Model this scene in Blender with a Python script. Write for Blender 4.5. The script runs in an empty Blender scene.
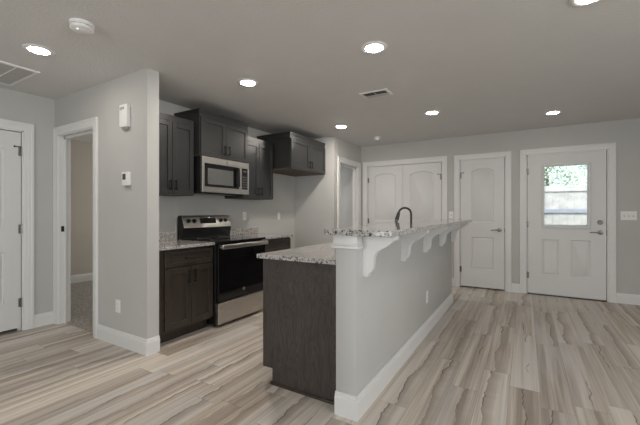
import bpy, bmesh, math, random
from mathutils import Vector, Matrix
random.seed(7)
S = bpy.context.scene
COL = S.collection
PI = math.pi

# ------------------------------------------------------------------ camera
cam_d = bpy.data.cameras.new('camera')
cam = bpy.data.objects.new('camera', cam_d)
COL.objects.link(cam)
cam.location = (0, 0, 1.214)
cam.rotation_euler = (PI/2, 0, math.radians(30.7))
cam_d.sensor_width = 36
cam_d.lens = 346/640*36
cam_d.shift_y = -0.0008
cam_d.clip_start = 0.02
S.camera = cam

# ------------------------------------------------------------------ world, lights, exposure
W = bpy.data.worlds.new('sky'); S.world = W
W.use_nodes = True
wn = W.node_tree.nodes
sky = wn.new('ShaderNodeTexSky'); sky.sky_type = 'NISHITA'
sky.sun_disc = False; sky.sun_elevation = math.radians(48); sky.sun_rotation = math.radians(150)
sky.dust_density = 3.0
W.node_tree.links.new(sky.outputs[0], wn['Background'].inputs[0])
wn['Background'].inputs[1].default_value = 0.6
S.view_settings.view_transform = 'Standard'
S.view_settings.look = 'None'
S.view_settings.gamma = 1
S.view_settings.use_curve_mapping = False
S.view_settings.exposure = 0.0
LAMP = 118.0          # radiance of the living-area recessed lamps' diffusers
LAMP_E = 45.0         # lamps before the back wall
LAMP_K = 410.0       # radiance of the kitchen circuit's lamps

def area_light(name, loc, rot, sx, sy, power, col):
    d = bpy.data.lights.new(name, 'AREA'); d.shape = 'RECTANGLE'
    d.size = sx; d.size_y = sy; d.energy = power; d.color = col
    o = bpy.data.objects.new(name, d); COL.objects.link(o)
    o.location = loc; o.rotation_euler = rot
    return o
# area lights in place of unseen windows behind the camera and to its right
area_light('daylight_front', (-0.9, -2.96, 1.45), (PI/2, 0, 0), 3.0, 1.5, 70, (0.93, 0.97, 1.0))
area_light('daylight_right', (3.36, 0.4, 1.45), (PI/2, 0, PI/2), 2.4, 1.5, 88, (0.95, 0.98, 1.0))
# added fill light, source unseen, for the carpeted room beyond the partition
area_light('fill_bedroom', (-5.2, 4.96, 1.5), (PI/2, 0, PI), 1.2, 1.2, 26, (1.0, 0.98, 0.95))
area_light('fill_utility', (-4.1, 5.16, 1.5), (PI/2, 0, 0), 1.0, 1.2, 13, (0.96, 0.98, 1.0))  # added fill to brighten the utility room beyond the passage

# ------------------------------------------------------------------ materials
def mat(name):
    m = bpy.data.materials.new(name); m.use_nodes = True
    nt = m.node_tree
    return m, nt, nt.nodes['Principled BSDF']
def N(nt, t, **kw):
    n = nt.nodes.new(t)
    for k, v in kw.items():
        setattr(n, k, v)
    return n
def L(nt, a, b): nt.links.new(a, b)
def math_node(nt, op, a, b=None, c=None):
    n = N(nt, 'ShaderNodeMath', operation=op)
    for i, v in enumerate((a, b, c)):
        if v is None: continue
        if hasattr(v, 'links'): L(nt, v, n.inputs[i])
        else: n.inputs[i].default_value = v
    return n.outputs[0]
def ramp(nt, fac, stops, interp='LINEAR'):
    r = N(nt, 'ShaderNodeValToRGB'); r.color_ramp.interpolation = interp
    el = r.color_ramp.elements
    while len(el) < len(stops): el.new(0.5)
    for e, (p, c) in zip(el, stops):
        e.position = p; e.color = (*c, 1) if len(c) == 3 else c
    L(nt, fac, r.inputs[0]); return r.outputs[0]
def plain(name, col, rough=0.5, metal=0.0, noise=0.0, nscale=20, bump=0.0, bscale=200, spec=0.5):
    m, nt, b = mat(name)
    b.inputs['Base Color'].default_value = (*col, 1)
    b.inputs['Roughness'].default_value = rough
    b.inputs['Metallic'].default_value = metal
    b.inputs['Specular IOR Level'].default_value = spec
    g = N(nt, 'ShaderNodeNewGeometry')
    if noise:
        n = N(nt, 'ShaderNodeTexNoise'); n.inputs['Scale'].default_value = nscale; n.inputs['Detail'].default_value = 4
        L(nt, g.outputs['Position'], n.inputs['Vector'])
        lo = tuple(c*(1-noise) for c in col); hi = tuple(min(1, c*(1+noise)) for c in col)
        L(nt, ramp(nt, n.outputs[0], [(0.3, lo), (0.7, hi)]), b.inputs['Base Color'])
    if bump:
        n = N(nt, 'ShaderNodeTexNoise'); n.inputs['Scale'].default_value = bscale; n.inputs['Detail'].default_value = 3
        L(nt, g.outputs['Position'], n.inputs['Vector'])
        bp = N(nt, 'ShaderNodeBump'); bp.inputs['Strength'].default_value = bump; bp.inputs['Distance'].default_value = 0.004
        L(nt, n.outputs[0], bp.inputs['Height']); L(nt, bp.outputs[0], b.inputs['Normal'])
    return m

M_wall = plain('greige_wall_paint', (0.485, 0.478, 0.458), 0.75, noise=0.02, nscale=3, bump=0.12, bscale=90)
M_beige = plain('bedroom_wall_paint', (0.50, 0.46, 0.40), 0.8, noise=0.02, nscale=3)
M_ceil = plain('ceiling_texture_paint', (0.655, 0.64, 0.618), 0.75, noise=0.015, nscale=4, bump=0.8, bscale=48)
M_trim = plain('white_trim_paint', (0.70, 0.695, 0.68), 0.35, noise=0.01, nscale=6)
M_door = plain('white_door_paint', (0.66, 0.655, 0.64), 0.42, noise=0.01, nscale=8, bump=0.05, bscale=60)
M_plastic = plain('white_plastic', (0.78, 0.77, 0.75), 0.35, noise=0.01, nscale=30)
M_slot = plain('dark_plastic', (0.06, 0.06, 0.06), 0.5, noise=0.1, nscale=50)
M_grey_pl = plain('grey_plastic', (0.30, 0.29, 0.28), 0.5, noise=0.05, nscale=50)
M_nickel = plain('brushed_nickel', (0.25, 0.235, 0.215), 0.32, 1.0, noise=0.08, nscale=80)
M_bronze = plain('dark_bronze_metal', (0.05, 0.047, 0.044), 0.35, 0.9, noise=0.1, nscale=60)
M_black = plain('matte_black_metal', (0.012, 0.012, 0.012), 0.35, 0.3, noise=0.1, nscale=60)
M_gloss = plain('black_glass', (0.006, 0.006, 0.007), 0.06, 0.0, noise=0.05, nscale=10)
M_blackpl = plain('black_enamel', (0.012, 0.012, 0.012), 0.25, noise=0.1, nscale=20)
M_mwglass = plain('grey_microwave_glass', (0.10, 0.10, 0.098), 0.12, noise=0.05, nscale=10)
M_chrome = plain('chrome', (0.75, 0.75, 0.75), 0.08, 1.0, noise=0.02, nscale=30)
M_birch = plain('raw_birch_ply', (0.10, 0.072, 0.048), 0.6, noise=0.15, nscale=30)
M_grille = plain('grey_grille_paint', (0.42, 0.415, 0.40), 0.6, noise=0.03, nscale=30)
M_duct_shade = plain('painted_duct_shade', (0.03, 0.03, 0.03), 0.8, noise=0.1, nscale=10)  # near-black sheets paint the shade of a duct behind the louvers

def steel():
    m, nt, b = mat('brushed_stainless_steel')
    b.inputs['Metallic'].default_value = 1.0
    g = N(nt, 'ShaderNodeNewGeometry'); mp = N(nt, 'ShaderNodeMapping')
    mp.inputs['Scale'].default_value = (6, 6, 300)
    L(nt, g.outputs['Position'], mp.inputs[0])
    n = N(nt, 'ShaderNodeTexNoise'); n.inputs['Scale'].default_value = 1; n.inputs['Detail'].default_value = 3
    L(nt, mp.outputs[0], n.inputs['Vector'])
    L(nt, ramp(nt, n.outputs[0], [(0.3, (0.52, 0.50, 0.47)), (0.7, (0.64, 0.62, 0.59))]), b.inputs['Base Color'])
    L(nt, ramp(nt, n.outputs[0], [(0.2, (0.25,)*3), (0.8, (0.36,)*3)]), b.inputs['Roughness'])
    return m
M_steel = steel()

def wood(name, dark, light, rough, vert=True, rw=0.55):
    m, nt, b = mat(name)
    g = N(nt, 'ShaderNodeNewGeometry'); mp = N(nt, 'ShaderNodeMapping')
    mp.inputs['Scale'].default_value = (9, 9, 1.3) if vert else (1.3, 1.3, 9)
    L(nt, g.outputs['Position'], mp.inputs[0])
    n1 = N(nt, 'ShaderNodeTexNoise'); n1.inputs['Scale'].default_value = 1.4; n1.inputs['Detail'].default_value = 6; n1.inputs['Distortion'].default_value = 1.2
    L(nt, mp.outputs[0], n1.inputs['Vector'])
    # cathedral contour lines of the grain
    rings = math_node(nt, 'FRACT', math_node(nt, 'MULTIPLY', n1.outputs[0], 14))
    ring = math_node(nt, 'ABSOLUTE', math_node(nt, 'SUBTRACT', rings, 0.5))
    mp2 = N(nt, 'ShaderNodeMapping'); mp2.inputs['Scale'].default_value = (160, 160, 5) if vert else (5, 5, 160)
    L(nt, g.outputs['Position'], mp2.inputs[0])
    n2 = N(nt, 'ShaderNodeTexNoise'); n2.inputs['Scale'].default_value = 1; n2.inputs['Detail'].default_value = 2
    L(nt, mp2.outputs[0], n2.inputs['Vector'])
    f = math_node(nt, 'ADD', math_node(nt, 'MULTIPLY', ring, rw), math_node(nt, 'MULTIPLY', n2.outputs[0], 1-rw))
    f = math_node(nt, 'ADD', math_node(nt, 'MULTIPLY', f, 0.75), math_node(nt, 'MULTIPLY', n1.outputs[0], 0.3))
    L(nt, ramp(nt, f, [(0.2, dark), (0.75, light)]), b.inputs['Base Color'])
    b.inputs['Roughness'].default_value = rough
    bp = N(nt, 'ShaderNodeBump'); bp.inputs['Strength'].default_value = 0.12; bp.inputs['Distance'].default_value = 0.002
    L(nt, n2.outputs[0], bp.inputs['Height']); L(nt, bp.outputs[0], b.inputs['Normal'])
    return m
M_cab = wood('charcoal_stained_wood', (0.016, 0.016, 0.0165), (0.044, 0.044, 0.0445), 0.34)
M_cabbase = wood('espresso_stained_wood', (0.020, 0.0155, 0.0125), (0.066, 0.050, 0.040), 0.36)
M_panel = wood('dark_island_panel_veneer', (0.030, 0.024, 0.021), (0.094, 0.078, 0.068), 0.42, rw=0.8)

def granite():
    m, nt, b = mat('speckled_white_granite')
    g = N(nt, 'ShaderNodeNewGeometry')
    n0 = N(nt, 'ShaderNodeTexNoise'); n0.inputs['Scale'].default_value = 40; n0.inputs['Detail'].default_value = 3
    L(nt, g.outputs['Position'], n0.inputs['Vector'])
    mixv = N(nt, 'ShaderNodeVectorMath', operation='MULTIPLY_ADD')
    mixv.inputs[1].default_value = (0.012,)*3
    L(nt, n0.outputs['Color'], mixv.inputs[0]); L(nt, g.outputs['Position'], mixv.inputs[2])
    v = N(nt, 'ShaderNodeTexVoronoi'); v.inputs['Scale'].default_value = 230
    L(nt, mixv.outputs[0], v.inputs['Vector'])
    sep = N(nt, 'ShaderNodeSeparateColor'); L(nt, v.outputs['Color'], sep.inputs[0])
    n1 = N(nt, 'ShaderNodeTexNoise'); n1.inputs['Scale'].default_value = 62; n1.inputs['Detail'].default_value = 3
    L(nt, g.outputs['Position'], n1.inputs['Vector'])
    f = math_node(nt, 'ADD', math_node(nt, 'MULTIPLY', sep.outputs[0], 0.36), math_node(nt, 'MULTIPLY', n1.outputs[0], 0.90))
    f = math_node(nt, 'SUBTRACT', f, 0.10)
    c = ramp(nt, f, [(0.0, (0.012, 0.011, 0.011)), (0.30, (0.05, 0.045, 0.042)), (0.37, (0.20, 0.165, 0.14)),
                     (0.44, (0.40, 0.385, 0.37)), (0.62, (0.50, 0.49, 0.475)), (0.86, (0.60, 0.595, 0.58))], 'CONSTANT')
    L(nt, c, b.inputs['Base Color'])
    b.inputs['Roughness'].default_value = 0.01
    return m
M_granite = granite()

def vinyl():
    m, nt, b = mat('driftwood_vinyl_plank')
    g = N(nt, 'ShaderNodeNewGeometry'); sp = N(nt, 'ShaderNodeSeparateXYZ'); L(nt, g.outputs['Position'], sp.inputs[0])
    x, y = sp.outputs[0], sp.outputs[1]
    PW, PL = 0.178, 1.22
    xs = math_node(nt, 'DIVIDE', math_node(nt, 'ADD', x, 20.03), PW)
    row = math_node(nt, 'FLOOR', xs)
    wn1 = N(nt, 'ShaderNodeTexWhiteNoise', noise_dimensions='1D'); L(nt, row, wn1.inputs['W'])
    ys = math_node(nt, 'ADD', math_node(nt, 'DIVIDE', math_node(nt, 'ADD', y, 20.0), PL), math_node(nt, 'MULTIPLY', wn1.outputs[0], 3.0))
    colm = math_node(nt, 'FLOOR', ys)
    cb = N(nt, 'ShaderNodeCombineXYZ'); L(nt, row, cb.inputs[0]); L(nt, colm, cb.inputs[1])
    wn2 = N(nt, 'ShaderNodeTexWhiteNoise', noise_dimensions='3D'); L(nt, cb.outputs[0], wn2.inputs['Vector'])
    idv = math_node(nt, 'MULTIPLY', wn2.outputs[0], 37.0)
    fx = math_node(nt, 'FRACT', xs); fy = math_node(nt, 'FRACT', ys)
    def gr(sx, sy, detail, dist=0.0, off=0.0):
        c = N(nt, 'ShaderNodeCombineXYZ')
        L(nt, math_node(nt, 'MULTIPLY', x, sx), c.inputs[0]); L(nt, math_node(nt, 'MULTIPLY', y, sy), c.inputs[1])
        L(nt, math_node(nt, 'ADD', idv, off), c.inputs[2])
        n = N(nt, 'ShaderNodeTexNoise'); n.inputs['Scale'].default_value = 1; n.inputs['Detail'].default_value = detail
        n.inputs['Distortion'].default_value = dist
        L(nt, c.outputs[0], n.inputs['Vector']); return n.outputs[0]
    fine = gr(130, 2.2, 3)
    mid = gr(24, 0.42, 5, 0.25, 3.1)
    big = gr(5, 0.6, 3, 0.3, 8.7)
    tone = math_node(nt, 'ADD', math_node(nt, 'MULTIPLY', mid, 0.62), math_node(nt, 'MULTIPLY', fine, 0.22))
    tone = math_node(nt, 'ADD', tone, math_node(nt, 'MULTIPLY', wn2.outputs[0], 0.20))
    col = ramp(nt, tone, [(0.36, (0.30, 0.245, 0.195)), (0.46, (0.44, 0.375, 0.31)), (0.57, (0.60, 0.53, 0.455)), (0.70, (0.70, 0.64, 0.565))])
    # cool whitewashed patches
    mixw = N(nt, 'ShaderNodeMix', data_type='RGBA')
    L(nt, ramp(nt, big, [(0.46, (0, 0, 0)), (0.66, (0.6,)*3)]), mixw.inputs['Factor'])
    L(nt, col, mixw.inputs[6]); mixw.inputs[7].default_value = (0.56, 0.535, 0.51, 1)
    # one dark wandering split per plank with a brown heart stripe on one side of it
    sepw = N(nt, 'ShaderNodeSeparateColor'); L(nt, wn2.outputs['Color'], sepw.inputs[0])
    def line1d(sy, detail, off):
        c = N(nt, 'ShaderNodeCombineXYZ'); L(nt, math_node(nt, 'MULTIPLY', y, sy), c.inputs[1])
        L(nt, math_node(nt, 'ADD', idv, off), c.inputs[0])
        n = N(nt, 'ShaderNodeTexNoise'); n.inputs['Scale'].default_value = 1; n.inputs['Detail'].default_value = detail; n.inputs['Roughness'].default_value = 0.62
        L(nt, c.outputs[0], n.inputs['Vector']); return n.outputs[0]
    wob = math_node(nt, 'MULTIPLY', math_node(nt, 'SUBTRACT', line1d(2.6, 5, 0.0), 0.5), 0.75)
    xc = math_node(nt, 'ADD', math_node(nt, 'ADD', 0.22, math_node(nt, 'MULTIPLY', sepw.outputs[1], 0.5)), wob)
    d = math_node(nt, 'SUBTRACT', fx, xc)
    msk = ramp(nt, line1d(2.3, 2, 50.0), [(0.51, (0, 0, 0)), (0.58, (1, 1, 1))])
    wid = math_node(nt, 'ADD', 0.012, math_node(nt, 'MULTIPLY', msk, 0.020))
    crack = math_node(nt, 'MAXIMUM', 0.0, math_node(nt, 'SUBTRACT', 1.0, math_node(nt, 'DIVIDE', math_node(nt, 'ABSOLUTE', d), wid)))
    crack = math_node(nt, 'MULTIPLY', crack, msk)
    has = ramp(nt, sepw.outputs[2], [(0.30, (0, 0, 0)), (0.62, (1, 1, 1))])
    inside = math_node(nt, 'MULTIPLY', math_node(nt, 'GREATER_THAN', d, 0.0), math_node(nt, 'MAXIMUM', 0.0, math_node(nt, 'SUBTRACT', 1.0, math_node(nt, 'DIVIDE', d, 0.42))))
    stripe = math_node(nt, 'MULTIPLY', math_node(nt, 'MULTIPLY', inside, has), 0.8)
    m2 = N(nt, 'ShaderNodeMix', data_type='RGBA'); L(nt, stripe, m2.inputs['Factor'])
    L(nt, mixw.outputs[2], m2.inputs[6]); m2.inputs[7].default_value = (0.27, 0.215, 0.175, 1)
    m3 = N(nt, 'ShaderNodeMix', data_type='RGBA'); L(nt, math_node(nt, 'MULTIPLY', crack, 0.95), m3.inputs['Factor'])
    L(nt, m2.outputs[2], m3.inputs[6]); m3.inputs[7].default_value = (0.07, 0.05, 0.04, 1)
    # plank joints
    ex = math_node(nt, 'MINIMUM', fx, math_node(nt, 'SUBTRACT', 1.0, fx))
    ey = math_node(nt, 'MINIMUM', fy, math_node(nt, 'SUBTRACT', 1.0, fy))
    jx = math_node(nt, 'LESS_THAN', ex, 0.008); jy = math_node(nt, 'LESS_THAN', ey, 0.0013)
    j = math_node(nt, 'MULTIPLY', math_node(nt, 'MAXIMUM', jx, jy), 0.45)
    m4 = N(nt, 'ShaderNodeMix', data_type='RGBA'); L(nt, j, m4.inputs['Factor'])
    L(nt, m3.outputs[2], m4.inputs[6]); m4.inputs[7].default_value = (0.10, 0.08, 0.065, 1)
    L(nt, m4.outputs[2], b.inputs['Base Color'])
    L(nt, ramp(nt, mid, [(0.2, (0.36,)*3), (0.8, (0.50,)*3)]), b.inputs['Roughness'])
    bp = N(nt, 'ShaderNodeBump'); bp.inputs['Strength'].default_value = 0.1; bp.inputs['Distance'].default_value = 0.002
    L(nt, fine, bp.inputs['Height']); L(nt, bp.outputs[0], b.inputs['Normal'])
    return m
M_floor = vinyl()
M_carpet = plain('grey_beige_carpet', (0.36, 0.335, 0.30), 0.95, noise=0.45, nscale=70, bump=1.0, bscale=160, spec=0.1)

def emit(name, col, strength):
    m, nt, b = mat(name)
    b.inputs['Base Color'].default_value = (0.8, 0.8, 0.8, 1)
    b.inputs['Emission Color'].default_value = (*col, 1)
    b.inputs['Emission Strength'].default_value = strength
    return m
M_lamp = emit('lit_led_diffuser', (1.0, 0.93, 0.84), LAMP)
M_lampk = emit('lit_kitchen_led_diffuser', (1.0, 0.93, 0.84), LAMP_K)
M_lampe = emit('lit_entry_led_diffuser', (1.0, 0.93, 0.84), LAMP_E)
M_led = emit('green_led', (0.7, 1.0, 0.8), 2.0)

def glass():
    m, nt, b = mat('clear_window_glass')
    nt.nodes.remove(b)
    out = [n for n in nt.nodes if n.type == 'OUTPUT_MATERIAL'][0]
    t = N(nt, 'ShaderNodeBsdfTransparent'); t.inputs[0].default_value = (0.93, 0.96, 0.95, 1)
    gl = N(nt, 'ShaderNodeBsdfGlossy'); gl.inputs['Roughness'].default_value = 0.02
    fr = N(nt, 'ShaderNodeFresnel'); fr.inputs[0].default_value = 1.45
    mx = N(nt, 'ShaderNodeMixShader')
    L(nt, fr.outputs[0], mx.inputs[0]); L(nt, t.outputs[0], mx.inputs[1]); L(nt, gl.outputs[0], mx.inputs[2])
    L(nt, mx.outputs[0], out.inputs[0]); return m
M_glass = glass()
M_fence = plain('weathered_pale_fence_wood', (0.55, 0.53, 0.50), 0.8, noise=0.2, nscale=6)
M_rail = plain('grey_blue_fence_rail', (0.33, 0.35, 0.40), 0.8, noise=0.12, nscale=8)
M_grass = plain('lawn', (0.18, 0.24, 0.10), 0.9, noise=0.4, nscale=12)
M_leaf = plain('pale_green_leaves', (0.48, 0.58, 0.45), 0.6, noise=0.25, nscale=5)
M_bark = plain('bark', (0.16, 0.12, 0.09), 0.9, noise=0.3, nscale=20)
M_conc = plain('patio_concrete', (0.50, 0.48, 0.45), 0.9, noise=0.1, nscale=6)

# ------------------------------------------------------------------ mesh helpers
class MB:
    """collects pieces and links them as ONE mesh object"""
    def __init__(self): self.bm = bmesh.new()
    def _join(self, b):
        me = bpy.data.meshes.new('piece'); b.to_mesh(me); b.free()
        self.bm.from_mesh(me); bpy.data.meshes.remove(me)
    def box(self, x0, x1, y0, y1, z0, z1, bev=0.0, seg=1):
        b = bmesh.new()
        bmesh.ops.create_cube(b, size=1)
        sx, sy, sz = abs(x1-x0), abs(y1-y0), abs(z1-z0)
        for v in b.verts:
            v.co = Vector(((x0+x1)/2+v.co.x*sx, (y0+y1)/2+v.co.y*sy, (z0+z1)/2+v.co.z*sz))
        bev = min(bev, 0.45*min(sx, sy, sz))
        if bev > 0:
            bmesh.ops.bevel(b, geom=b.edges[:], offset=bev, segments=seg, profile=0.5, affect='EDGES')
        self._join(b); return self
    def prism(self, pts, axis, a0, a1, bev=0.0, seg=1):
        """extrude a 2D outline along an axis; pts are the two other axes in order"""
        b = bmesh.new()
        def P(p, a):
            return {'x': (a, p[0], p[1]), 'y': (p[0], a, p[1]), 'z': (p[0], p[1], a)}[axis]
        v0 = [b.verts.new(P(p, a0)) for p in pts]; v1 = [b.verts.new(P(p, a1)) for p in pts]
        n = len(pts)
        b.faces.new(v0); b.faces.new(v1[::-1])
        for i in range(n): b.faces.new((v0[i], v1[i], v1[(i+1) % n], v0[(i+1) % n]))
        bmesh.ops.recalc_face_normals(b, faces=b.faces[:])
        if bev: bmesh.ops.bevel(b, geom=b.edges[:], offset=bev, segments=seg, profile=0.5, affect='EDGES')
        self._join(b); return self
    def lathe(self, prof, axis, c, seg=24):
        """prof: (radius, height along axis); c: origin"""
        b = bmesh.new(); c = Vector(c); rings = []
        d = {'x': Vector((1, 0, 0)), 'y': Vector((0, 1, 0)), 'z': Vector((0, 0, 1))}.get(axis, axis)
        d = Vector(d).normalized()
        u = d.orthogonal().normalized(); w = d.cross(u)
        for r, h in prof:
            if r < 1e-6: rings.append([b.verts.new(c+d*h)])
            else: rings.append([b.verts.new(c+d*h+(u*math.cos(2*PI*i/seg)+w*math.sin(2*PI*i/seg))*r) for i in range(seg)])
        for a, e in zip(rings, rings[1:]):
            for i in range(seg):
                j = (i+1) % seg
                if len(a) == 1 and len(e) == 1: continue
                if len(a) == 1: b.faces.new((a[0], e[i], e[j]))
                elif len(e) == 1: b.faces.new((a[i], e[0], a[j]))
                else: b.faces.new((a[i], e[i], e[j], a[j]))
        if len(rings[0]) > 1: b.faces.new(rings[0])
        if len(rings[-1]) > 1: b.faces.new(rings[-1])
        bmesh.ops.recalc_face_normals(b, faces=b.faces[:])
        self._join(b); return self
    def tube(self, pts, r, seg=10):
        b = bmesh.new(); pts = [Vector(p) for p in pts]; rings = []
        rs = r if isinstance(r, (list, tuple)) else [r]*len(pts)
        t = (pts[1]-pts[0]).normalized(); u = t.orthogonal().normalized()
        for i, p in enumerate(pts):
            t = (pts[min(i+1, len(pts)-1)]-pts[max(i-1, 0)]).normalized()
            u = (u-t*u.dot(t)).normalized(); w = t.cross(u)
            rings.append([b.verts.new(p+(u*math.cos(2*PI*k/seg)+w*math.sin(2*PI*k/seg))*rs[i]) for k in range(seg)])
        for a, e in zip(rings, rings[1:]):
            for k in range(seg): b.faces.new((a[k], e[k], e[(k+1) % seg], a[(k+1) % seg]))
        b.faces.new(rings[0]); b.faces.new(rings[-1])
        bmesh.ops.recalc_face_normals(b, faces=b.faces[:])
        self._join(b); return self
    def build(self, name, m, parent=None, label=None, sharp=0.6):
        org = parent['_org'] if parent and '_org' in parent else (0, 0, 0)
        org = Vector(org)
        for v in self.bm.verts: v.co -= org
        for f in self.bm.faces: f.smooth = True
        if m in (M_granite, M_gloss): sharp = 0.2
        for e in self.bm.edges:
            if len(e.link_faces) != 2 or e.calc_face_angle(0) > sharp: e.smooth = False
        me = bpy.data.meshes.new(name); self.bm.to_mesh(me); self.bm.free()
        me.materials.append(m)
        o = bpy.data.objects.new(name, me); COL.objects.link(o)
        if parent:
            o.parent = parent; o['_org'] = tuple(org)
        if label: o['label'] = label
        return o
def frame_sweep(m, u0, u1, v0, v1, prof, fn):
    """closed mitred frame; prof: (inset from the outer edge, height); fn(u, v, h) -> xyz"""
    b = bmesh.new(); loops = []
    for q, h in prof:
        loops.append([b.verts.new(fn(u, v, h)) for u, v in ((u0+q, v0+q), (u1-q, v0+q), (u1-q, v1-q), (u0+q, v1-q))])
    for p, q in zip(loops, loops[1:]+loops[:1]):
        for i in range(4): b.faces.new((p[i], p[(i+1) % 4], q[(i+1) % 4], q[i]))
    bmesh.ops.recalc_face_normals(b, faces=b.faces[:])
    m._join(b); return m
def tag(o, label, cat, group=None):
    o['label'] = label; o['category'] = cat
    if group: o['group'] = group
    return o
def thing(name, loc, label, cat, group=None):
    o = bpy.data.objects.new(name, None); COL.objects.link(o)
    o.location = loc; o['_org'] = tuple(loc); o.empty_display_size = 0.05
    return tag(o, label, cat, group)
def struct(name, mb, m, label=None):
    o = mb.build(name, m); o['kind'] = 'structure'
    if label: o['label'] = label
    return o
def struct_empty(name, loc, label=None):
    o = bpy.data.objects.new(name, None); COL.objects.link(o)
    o.location = loc; o['_org'] = tuple(loc); o['kind'] = 'structure'
    if label: o['label'] = label
    return o
def dup(root, loc, label=None):
    r = root.copy(); COL.objects.link(r); r.location = loc
    if label: r['label'] = label
    for ch in list(root.children):
        c = ch.copy(); COL.objects.link(c); c.parent = r
        for g in list(ch.children):
            d = g.copy(); COL.objects.link(d); d.parent = c
    return r

# ------------------------------------------------------------------ dimensions
H = 2.44
XL, XR = -4.43, 3.4           # left wall face, right wall face
YF, YB = -3.0, 6.0            # front wall (behind camera), back wall face
YP0, YP1 = 1.775, 1.887       # partition with thermostat
XP = -2.761                   # its free end
XK = -3.43                    # kitchen wall face
YW = 4.924                    # alcove wing wall face
XD = -2.664                   # passage wall face
T = 0.11
DH = 2.045                    # door opening height

# ------------------------------------------------------------------ shell
struct('floor', MB().box(XL-T, XR+T, YF-T, YP0, -0.1, 0).box(XP-0.9, XR+T, YP0, YB+T, -0.1, 0).box(-5.4, -3.6, YP0, YP0+0.055, -0.1, 0), M_floor, 'driftwood vinyl plank floor')
struct('floor_bedroom', MB().box(-6.7, -3.661, YP0+0.055, 5.1, -0.1, 0.006), M_carpet, 'grey carpet beyond the open doorway')
struct('floor_passage', MB().box(-5.6, XP-0.9, 5.1, YB+T, -0.1, 0), M_floor)
struct('ceiling', MB().box(-6.8, XR+T, YF-T, YB+T, H, H+0.12), M_ceil, 'textured white ceiling')

struct('wall_left', MB().box(XL-T, XL, YF-T, 0.66, 0, H).box(XL-T, XL, 1.50, YP0, 0, H).box(XL-T, XL, 0.66, 1.50, DH, H), M_wall)
struct('wall_partition', MB().box(-6.6, -4.345, YP0, YP1, 0, H).box(-3.620, XP, YP0, YP1, 0, H).box(-4.345, -3.620, YP0, YP1, DH, H), M_wall)
struct('wall_kitchen', MB().box(XK-T, XK, YP1, YW+T, 0, H), M_wall)
struct('wall_alcove', MB().box(XK, XD, YW, YW+T, 0, H), M_wall)
struct('wall_passage', MB().box(XD-T, XD, YW+T, 5.13, 0, H).box(XD-T, XD, 5.875, YB, 0, H).box(XD-T, XD, 5.13, 5.875, DH, H), M_wall)
def back_wall():
    m = MB()
    xs = [XD-T, -2.542, -1.189, -0.93, -0.257, 0.006, 0.962, XR+T]
    for i in range(0, 8, 2): m.box(xs[i], xs[i+1], YB, YB+T, 0, H)
    for i in (1, 3, 5): m.box(xs[i], xs[i+1], YB, YB+T, DH+0.02, H)
    return m
struct('wall_back', back_wall(), M_wall)
struct('wall_right', MB().box(XR, XR+T, YF-T, YB, 0, H), M_wall)
struct('wall_front', MB().box(XL, XR, YF-T, YF, 0, H), M_wall)
# rooms beyond the openings
struct('wall_bedroom', MB().box(-6.7, -6.6, YP0, 5.1, 0, H).box(-6.6, XK-T, 5.0, 5.1, 0, H), M_beige)
struct('wall_utility', MB().box(-5.6, -5.5, 5.1, YB+T, 0, H).box(-5.5, XD-T, YB, YB+T, 0, H), M_wall)
struct('wall_closet_seal', MB().box(-2.7, -0.2, 6.6, 6.7, 0, H).box(-2.8, -2.7, YB+T, 6.7, 0, H).box(-0.2, -0.12, YB+T, 6.7, 0, H)
       .box(-2.8, -0.12, YB+T, 6.7, H, H+0.12).box(-2.8, -0.12, YB+T, 6.7, -0.1, 0)
       .box(-5.3, -5.2, 0.4, YP0, 0, H).box(-5.2, XL-T, 0.4, 0.5, 0, H).box(-5.3, XL-T, 0.4, YP0, -0.1, 0), M_wall)  # closed shells added behind shut doors so sky light cannot leak in

# baseboards
def bb_run(m, pts, h=0.135, t=0.015):
    """baseboard swept along a polyline; it stands out on the right-hand side of the walking direction"""
    prof = [(0.0, 0.0), (t, 0.0), (t, h-0.030), (t*0.72, h-0.026), (t*0.72, h-0.014), (t*0.45, h-0.011), (t*0.40, h-0.002), (0.0, h)]
    P = [Vector(p) for p in pts]; off = []
    for i, p in enumerate(P):
        ns = []
        for a, c in ((i-1, i), (i, i+1)):
            if a >= 0 and c < len(P):
                d = (P[c]-P[a]).normalized(); ns.append(Vector((d.y, -d.x)))
        if len(ns) == 1: off.append(ns[0])
        else:
            q = (ns[0]+ns[1]).normalized(); off.append(q/max(0.3, q.dot(ns[0])))
    b = bmesh.new()
    ring = [[b.verts.new((p.x+o.x*d, p.y+o.y*d, z)) for d, z in prof] for p, o in zip(P, off)]
    k = len(prof)
    for r0, r1 in zip(ring, ring[1:]):
        for i in range(k): b.faces.new((r0[i], r1[i], r1[(i+1) % k], r0[(i+1) % k]))
    b.faces.new(ring[0]); b.faces.new(ring[-1])
    bmesh.ops.recalc_face_normals(b, faces=b.faces[:])
    m._join(b); return m
t = 0.015
struct('baseboard_left', bb_run(bb_run(MB(), [(XL, YF), (XL, 0.575)][::1]), [(XL, 1.584), (XL, YP0)]), M_trim)
struct('baseboard_partition', bb_run(MB(), [(-3.545, YP0), (XP, YP0), (XP, YP1)]), M_trim)
m = MB()
for a, b in ((-1.112, -1.006), (-0.181, -0.075), (1.043, XR)): bb_run(m, [(a, YB), (b, YB)])
struct('baseboard_back', m, M_trim)
struct('baseboard_right', bb_run(MB(), [(XR, YB-0.02), (XR, YF)]), M_trim)
struct('baseboard_alcove', bb_run(MB(), [(XK, 3.95), (XK, YW), (XD, YW), (XD, 5.044)]), M_trim)
struct('baseboard_bedroom', bb_run(MB(), [(-6.6, YP1), (-6.6, 5.0)], h=0.14), M_trim)
struct('baseboard_utility', bb_run(MB(), [(-5.5, 5.12), (-5.5, YB)]), M_trim)

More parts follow.
